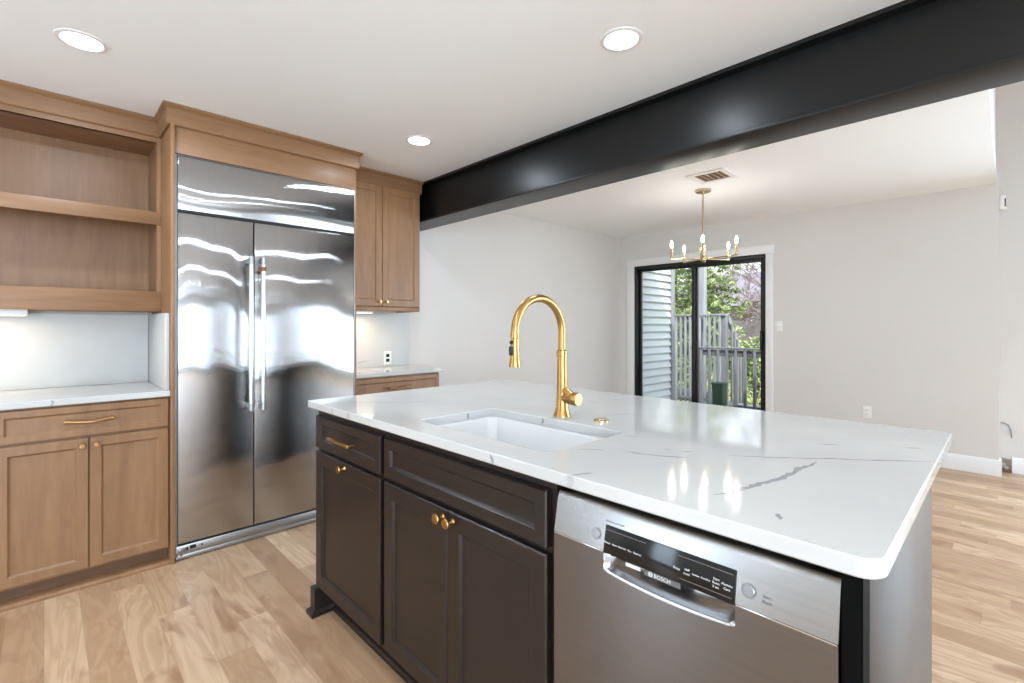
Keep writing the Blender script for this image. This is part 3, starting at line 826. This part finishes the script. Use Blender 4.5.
# door face round the pocket
b = BM()
zb, zt = .105, .7815
def q(*p): b.faces.new([b.verts.new(v) for v in p])
Yb = .02
q((0, yf, zb), (SX0_, yf, zb), (SX0_, yf, zt), (0, yf, zt)); q((SX1_, yf, zb), (WD, yf, zb), (WD, yf, zt), (SX1_, yf, zt))
for i in range(nx):
    xa = SX0_ + (SX1_ - SX0_) * i / nx; xb = SX0_ + (SX1_ - SX0_) * (i + 1) / nx
    q((xa, yf, zb), (xb, yf, zb), (xb, yf, PZ - .001 - pocket_h(xb)), (xa, yf, PZ - .001 - pocket_h(xa)))
q((0, yf, zb), (0, Yb, zb), (0, Yb, zt), (0, yf, zt)); q((WD, yf, zb), (WD, yf, zt), (WD, Yb, zt), (WD, Yb, zb)); q((0, yf, zb), (WD, yf, zb), (WD, Yb, zb), (0, Yb, zb))
q((0, yf, zt), (SX0_, yf, zt), (SX0_, Yb, zt), (0, Yb, zt)); q((SX1_, yf, zt), (WD, yf, zt), (WD, Yb, zt), (SX1_, Yb, zt)); q((0, Yb, zb), (WD, Yb, zb), (WD, Yb, zt), (0, Yb, zt))
bmesh.ops.remove_doubles(b, verts=b.verts, dist=1e-5)
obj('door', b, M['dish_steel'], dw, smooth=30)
for x0, x1 in ((.001, SX0_ - .001), (SX1_ + .001, WD - .001)): bx('trim_line', (x0, yf - .0012, ZM - .0035), (x1, yf + .01, ZM - .0005), M['chrome'], dw, .0008)
btns = []
for x, z in ((.116, .812), (.429, .812)):
    b = BM(); lathe(b, [(.0125, -.003), (.0125, .0005), (.0115, .0005), (.0113, -.001), (.0105, -.001), (.0102, .0022), (.0092, .003), (0, .003)], (x, yf - .0005, z), (0, -1, 0), 28); btns.append(obj('button', b, M['steel_trim'], dw))

DZT = .0095
def text_bm(parent, name, items, mat, y):
    """Each word as a thin mesh of its own: items = (string, x, z, size, align)."""
    res = []
    for s, x, z, size, al in items:
        b = BM(); x += .009; z += DZT; size *= .86
        cu = bpy.data.curves.new('t', 'FONT'); cu.body = s; cu.size = size; cu.align_x = al; cu.align_y = 'CENTER'; cu.extrude = .0; cu.resolution_u = 2
        o = bpy.data.objects.new('t', cu); COL.objects.link(o)
        me = bpy.data.meshes.new_from_object(o.evaluated_get(bpy.context.evaluated_depsgraph_get()))
        me.transform(Matrix.Translation((x, y, z)) @ Matrix.Rotation(PI / 2, 4, 'X'))
        b.from_mesh(me); bpy.data.meshes.remove(me); bpy.data.objects.remove(o); bpy.data.curves.remove(cu)
        res.append(obj(name, b, mat, parent, smooth=0))
    return res
ty = yf - .0026
text_bm(st_, 'lettering', [('Heavy', 0.137, 0.7930, 0.0066, 'CENTER'), ('Auto', 0.155, 0.7930, 0.0066, 'CENTER'), ('Normal', 0.173, 0.7930, 0.0066, 'CENTER'), ('Eco', 0.191, 0.7930, 0.0066, 'CENTER'), ('Express', 0.209, 0.7930, 0.0066, 'CENTER'), ('Delay', 0.292, 0.7950, 0.0066, 'CENTER'), ('Half', 0.312, 0.7985, 0.0066, 'CENTER'), ('Load', 0.312, 0.7915, 0.0066, 'CENTER'), ('Sanitize', 0.329, 0.7950, 0.0052, 'CENTER'), ('ExtraDry', 0.347, 0.7950, 0.0052, 'CENTER'), ('Start', 0.366, 0.8015, 0.0066, 'CENTER'), ('Reset', 0.366, 0.7950, 0.0066, 'CENTER'), ('3 sec', 0.366, 0.7885, 0.0066, 'CENTER'), ('Machine', 0.385, 0.7985, 0.0066, 'CENTER'), ('Care', 0.385, 0.7915, 0.0066, 'CENTER')], M['text_white'], ty)
for x0, x1, z in ((.141, .234, .8275), (.301, .403, .8275), (.309, .403, .7885)):
    bx('printed_line', (x0, ty - .0001, z), (x1, ty + .0006, z + .0012), M['text_grey'], st_)
cl = text_bm(cp, 'lettering', [('SilencePlus 46 dBA', .128, .8355, .0068, 'LEFT'), ('Start', .442, .802, .0075, 'LEFT'), ('Reset', .442, .794, .0075, 'LEFT'), ('I', .0845, .808, .008, 'LEFT'), ('O', .0837, .802, .006, 'LEFT')], M['text_grey'], yf - .0012)
lean = Matrix.Translation((0, yf, ZM)) @ Matrix.Rotation(-math.atan(TILT), 4, 'X') @ Matrix.Translation((0, -yf, -ZM))
for o in [st_] + cl + btns: o.matrix_basis = lean @ o.matrix_basis
b = BM(); box(b, (.192, yf - .0004, .771), (.225, yf + .0012, .7775)); obj('sticker', b, M['text_white'], pk)
lt = text_bm(pk, 'lettering', [('BOSCH', .246, .7640, .0125, 'LEFT')], M['text_white'], yf - .0006)
b = BM(); tube(b, [(.2475 + .0042 * math.cos(2 * PI * k / 20), yf - .0002, .7735 + .0042 * math.sin(2 * PI * k / 20)) for k in range(21)], .0006, 5)
box(b, (.2455, yf - .0006, .771), (.2463, yf, .776)); box(b, (.2487, yf - .0006, .771), (.2495, yf, .776)); box(b, (.2455, yf - .0006, .7731), (.2495, yf, .7739))
obj('emblem', b, M['text_white'], pk)
bx('logo_plate', (.234, yf + .0002, .7675), (.309, yf + .0016, .7785), M['text_grey'], pk)

# ------------------------------------------------------------------ recessed ceiling lights
def downlight(x, y, label, group=None, power=5.2):
    t = thing('recessed_light', (x, y, ZC), 0, label, 'ceiling light', group)
    b = BM(); lathe(b, [(.086, 0), (.085, -.003), (.070, -.006), (.067, -.004), (.067, 0)], seg=40); obj('trim_ring', b, M['trim'], t)
    b = BM(); lathe(b, [(.066, -.0005), (.066, -.003), (0, -.0045)], seg=40); obj('lens', b, M['lamp_glow'], t)
    lamp('downlight', 'AREA', (x, y, ZC - .012), (0, 0, 0), power, (.78, .89, 1), shape='DISK', size=.13)
downlight(.112, 2.649, 'lit recessed ceiling light above the open shelves', power=7)
downlight(1.691, 1.102, 'lit recessed ceiling light beside the beam, above the sink', power=4)
downlight(1.699, 2.593, 'lit recessed ceiling light near the wall cabinet and beam end', power=5)
for k, (x, y) in enumerate(((.112, 1.1), (-1.45, 2.649), (-1.45, 1.1), (.112, -.45), (1.691, -.45), (-1.45, -.45), (.112, -2.2), (-1.45, -2.2))):
    downlight(x, y, 'lit recessed ceiling light in the kitchen behind the viewpoint', 'recessed lights behind the viewpoint')

# ------------------------------------------------------------------ chandelier and vent
CX, CY = 4.159, 1.872
ch = thing('chandelier', (CX, CY, ZD), 0, 'brass six-arm chandelier with lit candle bulbs hanging before the patio door', 'chandelier')
b = BM(); lathe(b, [(.065, 0), (.065, -.018), (.06, -.022), (.012, -.024), (.012, -.03)], seg=32); obj('canopy', b, M['champagne'], ch)
b = BM(); tube(b, [(0, 0, -.022), (0, 0, -.60)], .008, 12); obj('rod', b, M['champagne'], ch)
b = BM(); lathe(b, [(.012, -.50), (.026, -.505), (.026, -.62), (.018, -.625), (0, -.628)], seg=24); obj('hub', b, M['champagne'], ch)
cY, sY = math.cos(YAW), math.sin(YAW)
for a, ar in ((-112, .30), (-52, .30), (10, .245), (66, .26), (110, .245), (180, .275)):
    lat, dep = ar * math.cos(math.radians(a)), ar * math.sin(math.radians(a))
    wx, wy = cY * lat + sY * dep, -sY * lat + cY * dep
    L = math.hypot(wx, wy); ang = math.atan2(wy, wx)
    b = BM(); box(b, (.02, -.006, -.612), (L + .012, .006, -.600), .002)
    arm = obj('arm', b, M['champagne'], ch); arm.rotation_euler = (0, 0, ang)
    b = BM(); lathe(b, [(.016, -.602), (.016, -.592), (.011, -.590), (.011, -.512), (.009, -.510)], (L, 0, 0), seg=16); cnd = obj('candle_sleeve', b, M['champagne'], arm)
    b = BM(); lathe(b, [(.006, -.512), (.010, -.500), (.0125, -.486), (.010, -.468), (.005, -.452), (0, -.446)], (L, 0, 0), seg=16); obj('bulb', b, M['bulb_glow'], cnd)
    lamp('bulb_lamp', 'POINT', (CX + wx, CY + wy, ZD - .40), (0, 0, 0), 0.5, (1, .93, .85), shadow_soft_size=.02)
vt = thing('ceiling_vent', (3.82, 1.647, ZD), 0, 'square white ceiling air vent near the chandelier canopy', 'vent')
b = BM()
for lo, hi in (((-.15, -.15, -.008), (.15, -.105, 0)), ((-.15, .105, -.008), (.15, .15, 0)), ((-.15, -.105, -.008), (-.105, .105, 0)), ((.105, -.105, -.008), (.15, .105, 0))): box(b, lo, hi, .002)
obj('frame', b, M['trim'], vt)
bx('duct', (-.105, -.105, -.0012), (.105, .105, -.0002), M['wood'], vt)
b = BM()
for k in range(5):
    y = -.085 + .042 * k
    prism(b, [(y, -.008), (y + .004, -.008), (y + .026, -.0015), (y + .022, -.0015)], 'x', -.104, .104)
obj('louver', b, M['champagne'], vt)

# corner sensor and loose wire by the corner
sn = thing('motion_sensor', (XF + .03, YE - .015, 2.285), 0, 'small white motion sensor on the far wall corner', 'sensor')
b = BM(); box(b, (-.03, -.042, -.06), (.03, 0, .06), .012, 3); obj('housing', b, M['plastic_white'], sn)
bx('lens', (-.0315, -.040, -.04), (-.028, -.032, .03), M['dark_slot'], sn, .002)
b = BM(); tube(b, [(XL, .045, .42), (XL - .02, .02, .418), (XL - .025, 0, .405), (XL - .02, -.015, .36), (XL - .022, -.018, .31), (XL - .018, -.018, .30)], .004, 8)
tag(obj('loose_wire', b, M['steel_trim']), 'thin grey wire sticking out of the wall past the far corner', 'wire')
b = BM(); tube(b, [(XL + .15, 0.03, .028), (XL + .05, .01, .028)], .014, 12); tube(b, [(XL + .16, 0.03, 0.0), (XL + .16, 0.03, .04)], .012, 12)
tag(obj('pipe_stub', b, M['plastic_white']), 'small white pipe stub in the floor gap at the far corner', 'pipe')

# ------------------------------------------------------------------ patio door
dr = thing('door_1', (XF, 0, 0), 0, 'black-framed sliding glass patio door in the far wall', None, None, 'structure')
def ring(name, x0, x1, y0, y1, z0, z1, w_, mat, parent, wt=None, wb=None):
    wt = wt or w_; wb = wb or w_
    b = BM(); box(b, (x0, y0, z0), (x1, y0 + w_, z1), .002); box(b, (x0, y1 - w_, z0), (x1, y1, z1), .002)
    box(b, (x0, y0 + w_, z1 - wt), (x1, y1 - w_, z1), .002); box(b, (x0, y0 + w_, z0), (x1, y1 - w_, z0 + wb), .002)
    return obj(name, b, mat, parent)
ring('frame', .0, .12, DY0, DY1, .002, DZ, .028, M['black_frame'], dr, .04, .03)
YM = 2.700
p1 = ring('sliding_panel', .02, .055, DY0 + .029, YM + .027, .033, DZ - .041, .034, M['black_frame'], dr, .04, .09)
bx('glass', (.036, DY0 + .06, .12), (.040, YM, DZ - .08), M['glass'], p1)
p2 = ring('fixed_panel', .065, .10, YM - .027, DY1 - .029, .033, DZ - .041, .034, M['black_frame'], dr, .03, .09)
bx('glass', (.080, YM, .12), (.084, DY1 - .06, DZ - .07), M['glass'], p2)
b = BM(); box(b, (-.03, DY0 + .036, .98), (-.012, DY0 + .056, 1.20), .006); box(b, (-.02, DY0 + .038, 1.0), (.02, DY0 + .054, 1.02)); box(b, (-.02, DY0 + .038, 1.16), (.02, DY0 + .054, 1.18))
obj('handle', b, M['black_frame'], p1)
b = BM()
box(b, (XF - .018, DY1, 0), (XF, DY1 + .11, DZ), .002); box(b, (XF - .018, DY0 - .075, 0), (XF, DY0, DZ), .002)
box(b, (XF - .02, DY0 - .085, DZ), (XF, DY1 + .12, DZ + .09), .003); box(b, (XF - .026, DY0 - .09, DZ + .078), (XF, DY1 + .125, DZ + .095), .003)
struct(obj('trim_1', b, M['trim']))

# added windows, unseen behind the viewpoint, put in to carry the fill lamps
def added_window(name, along, c, a0, a1, z0, z1, mull=True):
    """An added window lying along 'x' (wall at y = c) or 'y' (wall at x = c)."""
    wn = thing(name, (0, c, 0) if along == 'x' else (c, 0, 0), 0, None, None, None, 'structure')
    def B_(b, lo, hi):
        if along == 'y': lo, hi = (lo[1], lo[0], lo[2]), (hi[1], hi[0], hi[2])
        box(b, lo, hi)
    b = BM(); t_ = .05; m = (a0 + a1) / 2
    for lo, hi in [((a0, -.03, z0), (a0 + t_, .03, z1)), ((a1 - t_, -.03, z0), (a1, .03, z1)), ((a0, -.03, z0), (a1, .03, z0 + t_)), ((a0, -.03, z1 - t_), (a1, .03, z1))] + ([((m - .03, -.03, z0), (m + .03, .03, z1))] if mull else []):
        B_(b, lo, hi)
    obj('frame', b, M['trim'], wn)
    b = BM(); B_(b, (a0 + .05, -.004, z0 + .05), (a1 - .05, .004, z1 - .05)); obj('pane', b, M['glass'], wn)
added_window('added_window_1', 'y', XW - .05, -4.1, -1.7, .05, 2.15)
added_window('added_window_4', 'x', YB - .05, -2.5, -.8, .05, 2.15)
added_window('added_window_2', 'y', XL + .06, -3.45, -.95, .2, 2.4)
added_window('added_window_3', 'y', XW - .05, 1.7, 2.5, 0, 2.1, False)

# ------------------------------------------------------------------ outside
ZG = -0.12
YSD = 3.535
b = BM()
for k in range(30):   # lap siding, one board over the next
    z0 = -.3 + .105 * k
    prism(b, [(YSD + .05, z0), (YSD - .034, z0), (YSD - .034, z0 + .012), (YSD - .004, z0 + .106), (YSD + .05, z0 + .106)], 'x', XF + .15, 6.70)
struct(obj('wall_siding', b, M['siding'], smooth=0), 'pale blue-grey lap siding outside the patio door')
b = BM(); box(b, (6.70, YSD - .045, -.3), (6.80, YSD + .07, 2.85), .002); struct(obj('trim_2', b, M['deck_pale']))
b = BM()
for k in range(24): box(b, (XF + .15 + .125 * k, -1.2, ZG - .04), (XF + .15 + .125 * k + .118, 3.5, ZG))
struct(obj('floor_deck', b, M['deck_wood'], smooth=0))

XR = 7.62
rl = thing('deck_railing', (XR, 0, ZG), 0, 'grey wooden deck railing seen low through the patio door', 'railing')
RY0, RY1 = -.6, 3.50
bx('top_rail', (-.06, RY0, 1.005), (.08, RY1 + .12, 1.035), M['deck_wood'], rl, .004)
bx('side_rail', (-.022, RY0, .90), (.016, RY1 + .1, .99), M['deck_wood'], rl, .003)
bx('bottom_rail', (-.022, RY0, .08), (.016, RY1 + .1, .16), M['deck_wood'], rl, .003)
y = RY1 - .06
while y > RY0:
    bx('baluster', (-.055, y - .02, .02), (-.022, y + .02, .99), M['deck_wood'], rl, .002); y -= .135
for y in (RY1 + .06, RY0 + .04): bx('post', (-.02, y - .05, -.5), (.08, y + .05, 1.005), M['deck_wood'], rl, .003)

# the raised stair landing behind it, with its own rail and roof post
XS = 8.35
s2 = thing('stair_railing', (XS, 0, ZG), 0, 'tall grey wooden stair railing with slanted end beyond the deck', 'railing')
SY0, SY1 = 3.40, 4.95
bx('top_rail', (-.06, SY0 - .05, 1.545), (.09, SY1, 1.58), M['deck_pale'], s2, .004)
bx('bottom_rail', (-.02, SY0, .10), (.02, SY1, .18), M['deck_wood'], s2, .003)
y = SY0 + .05
while y < SY1:
    bx('baluster', (-.05, y - .019, -.3), (-.018, y + .019, 1.545), M['deck_pale'], s2, .002); y += .088
for y in (SY0, SY1 - .05): bx('post', (-.02, y - .05, -1.2), (.08, y + .05, 1.545), M['deck_wood'], s2, .003)
b = BM()   # hand rail of the flight going down and away from the house
prism(b, [(.06, 1.57), (.06, 1.44), (.80, .62), (.80, .75)], 'y', SY0 - .07, SY0 - .03)
obj('slanted_rail', b, M['deck_pale'], s2)
for k in range(6):
    xx = .14 + .125 * k; zt_ = 1.44 - (xx - .06) * 1.108 + .06
    bx('picket', (xx - .02, SY0 - .10, zt_ - 1.35), (xx + .02, SY0 - .07, zt_), M['deck_wood'], s2, .002)
b = BM(); box(b, (8.48, 3.80, -1.2), (8.60, 3.92, 3.2), .004)
tag(obj('roof_post', b, M['deck_pale']), 'tall grey square porch post behind the stair railing', 'post')
# stair flight
stt = thing('deck_stairs', (8.48, 0, 0), 0, 'grey wooden deck stairs going down beyond the stair railing', 'stairs')
for k in range(6):
    bx('tread', (.03 + .27 * k, 3.52, .02 - .19 * k), (.32 + .27 * k, 4.5, .06 - .19 * k), M['deck_wood'], stt, .003)
for y_ in (3.48, 4.5):
    b = BM(); prism(b, [(0, .03), (0, -.25), (1.7, -1.42), (1.7, -1.14)], 'y', y_, y_ + .035); obj('stringer', b, M['deck_wood'], stt)
# green bin on the deck
gb = thing('garden_bin', (7.2, 2.99, ZG), 0, 'dark green plastic bin standing on the deck behind the glass', 'bin')
b = BM()
A = [b.verts.new((x, y, 0)) for x, y in rrect(-.08, -.07, .08, .07, .02)]; B_ = [b.verts.new((x, y, .50)) for x, y in rrect(-.095, -.085, .095, .085, .02)]
for k in range(len(A)): b.faces.new((A[k], A[(k + 1) % len(A)], B_[(k + 1) % len(A)], B_[k]))
b.faces.new(A); b.faces.new(B_); obj('body', b, M['bin_green'], gb)
bx('lid', (-.10, -.09, .50), (.10, .09, .53), M['bin_green'], gb, .008)

# ground, neighbours, plants
b = BM(); n = 24
gv = [[b.verts.new((XF + 2 + 2.6 * i, -30 + 3.4 * j, -2.3 + max(0, (i - 3)) * .26 + .25 * math.sin(i * 1.3 + j * .9))) for j in range(n)] for i in range(n)]
for i in range(n - 1):
    for j in range(n - 1): b.faces.new((gv[i][j], gv[i + 1][j], gv[i + 1][j + 1], gv[i][j + 1]))
struct(obj('ground', b, M['ground'], smooth=60))
nh = thing('neighbour_house', (36, 11, -.6), 0, 'distant house with a pale grey roof beyond the trees', 'house')
bx('walls', (-4, -5, 0), (4, 6, 3.2), M['house_wall'], nh)
b = BM(); prism(b, [(-4.6, 3.1), (4.6, 3.1), (0, 5.6)], 'y', -5.4, 6.4); obj('roof', b, M['roof_pale'], nh)
bx('door', (-4.05, -2.5, 0), (-3.98, -1.6, 2.0), M['roof_pale'], nh)

def leaves(b, c, rad, n, size, r, flat=.5, shell=.55):
    for _ in range(n):
        d = Vector((r.gauss(0, 1), r.gauss(0, 1), r.gauss(0, 1))).normalized() * (shell + (1 - shell) * r.random())
        p = Vector((c[0] + d.x * rad[0], c[1] + d.y * rad[1], c[2] + d.z * rad[2]))
        q_ = Euler((r.uniform(-1, 1), r.uniform(-1, 1), r.uniform(0, 6.3))).to_quaternion()
        s = size * r.uniform(.6, 1.3)
        pts = [Vector((-s, 0, 0)), Vector((0, -s * flat, s * .15)), Vector((s, 0, -s * .1)), Vector((0, s * flat, s * .15))]
        b.faces.new([b.verts.new(p + q_ @ v) for v in pts])
def conifer(loc, h, rad, n, label, seed):
    r = random.Random(seed); t = thing('conifer', loc, 0, label, 'tree')
    b = BM(); tube(b, [(0, 0, 0), (.03, .02, h * .5), (0, 0, h * .95)], [.16, .1, .03], 9); obj('trunk', b, M['bark'], t)
    b = BM(); tiers = int(h / .24)
    for k in range(tiers):
        f = k / tiers; z = h * (.12 + .86 * f); R_ = rad * (1 - f) ** .8 + .12
        for j in range(max(4, int(11 * (1 - f)) + 3)):
            a = r.uniform(0, 2 * PI); L = R_ * r.uniform(.75, 1.1)
            for s in range(3):
                q_ = (s + 1) / 3; leaves(b, (math.cos(a) * L * q_, math.sin(a) * L * q_, z - .3 * q_ * L * .5 + .05 * math.sin(3 * q_)), (.2, .2, .1), n + 9, .10, r, .3, .2)
    obj('foliage', b, M['conifer'], t, smooth=0); return t
conifer((17.2, 7.87, -2.2), 9.2, 2.1, 9, 'pale green conifer rising right behind the porch post', 1)
conifer((23.4, 12.0, -2.0), 10.5, 2.3, 7, 'pale green conifer beside the siding, behind the stair railing', 2)
def shrub(loc, rad, n, label, seed, mat='shrub', size=.06):
    r = random.Random(seed); t = thing('shrub', loc, 0, label, 'shrub')
    b = BM()
    for k in range(6):
        a = r.uniform(0, 6.28); tube(b, [(0, 0, -.6), (math.cos(a) * rad * .3, math.sin(a) * rad * .3, rad * .4), (math.cos(a) * rad * .7, math.sin(a) * rad * .7, rad * 1.1)], [.03, .02, .008], 6)
    obj('stems', b, M['bark'], t)
    b = BM()
    for k in range(9):
        leaves(b, (r.uniform(-.6, .6) * rad, r.uniform(-.6, .6) * rad, rad * r.uniform(.1, 1.1)), (rad * .55,) * 3, n, size, r, .55, .3)
    obj('foliage', b, M[mat], t, smooth=0); return t
shrub((11.3, 3.75, -1.0), .85, 420, 'leafy yellow-green shrub at the right behind the deck railing', 3)
shrub((13.7, 4.8, -.4), .9, 420, 'leafy green shrub under the bare trees beyond the railing', 5, 'conifer')
def bare_tree(loc, h, label, seed):
    r = random.Random(seed); t = thing('bare_tree', loc, 0, label, 'tree', 'bare trees on the slope')
    b = BM()
    def grow(p, d, L, rad, lev):
        q_ = p + d * L; m = (p + q_) / 2 + Vector((r.uniform(-.06, .06), r.uniform(-.06, .06), 0)) * L
        tube(b, [p, m, q_], [rad, rad * .8, rad * .55], 5 if lev else 7, False)
        if lev < 5:
            for _ in range(3 if lev < 4 else 4):
                dd = (d + Vector((r.uniform(-.75, .75), r.uniform(-.75, .75), r.uniform(-.15, .5)))).normalized()
                grow(p + (q_ - p) * r.uniform(.55, 1), dd, L * r.uniform(.55, .8), rad * .55, lev + 1)
    grow(Vector((0, 0, -1)), Vector((0, 0, 1)), h * .32, .13, 0)
    obj('branches', b, M['brush'], t, smooth=60)
    b = BM()
    for _ in range(26):
        a, q_ = r.uniform(0, 6.28), r.uniform(.1, 1) ** .5
        leaves(b, (math.cos(a) * q_ * h * .3, math.sin(a) * q_ * h * .3, h * r.uniform(.25, .9)), (.9, .9, .8), 150, .32, r, .05, .1)
    obj('twigs', b, M['brush'], t, smooth=0); return t
for i, (x, y, z) in enumerate(((22.0, 5.7, -.8), (27.5, 8.6, -.6))):
    bare_tree((x, y, z), 8.5, 'bare purple-grey tree on the slope beyond the conifers', 20 + i)
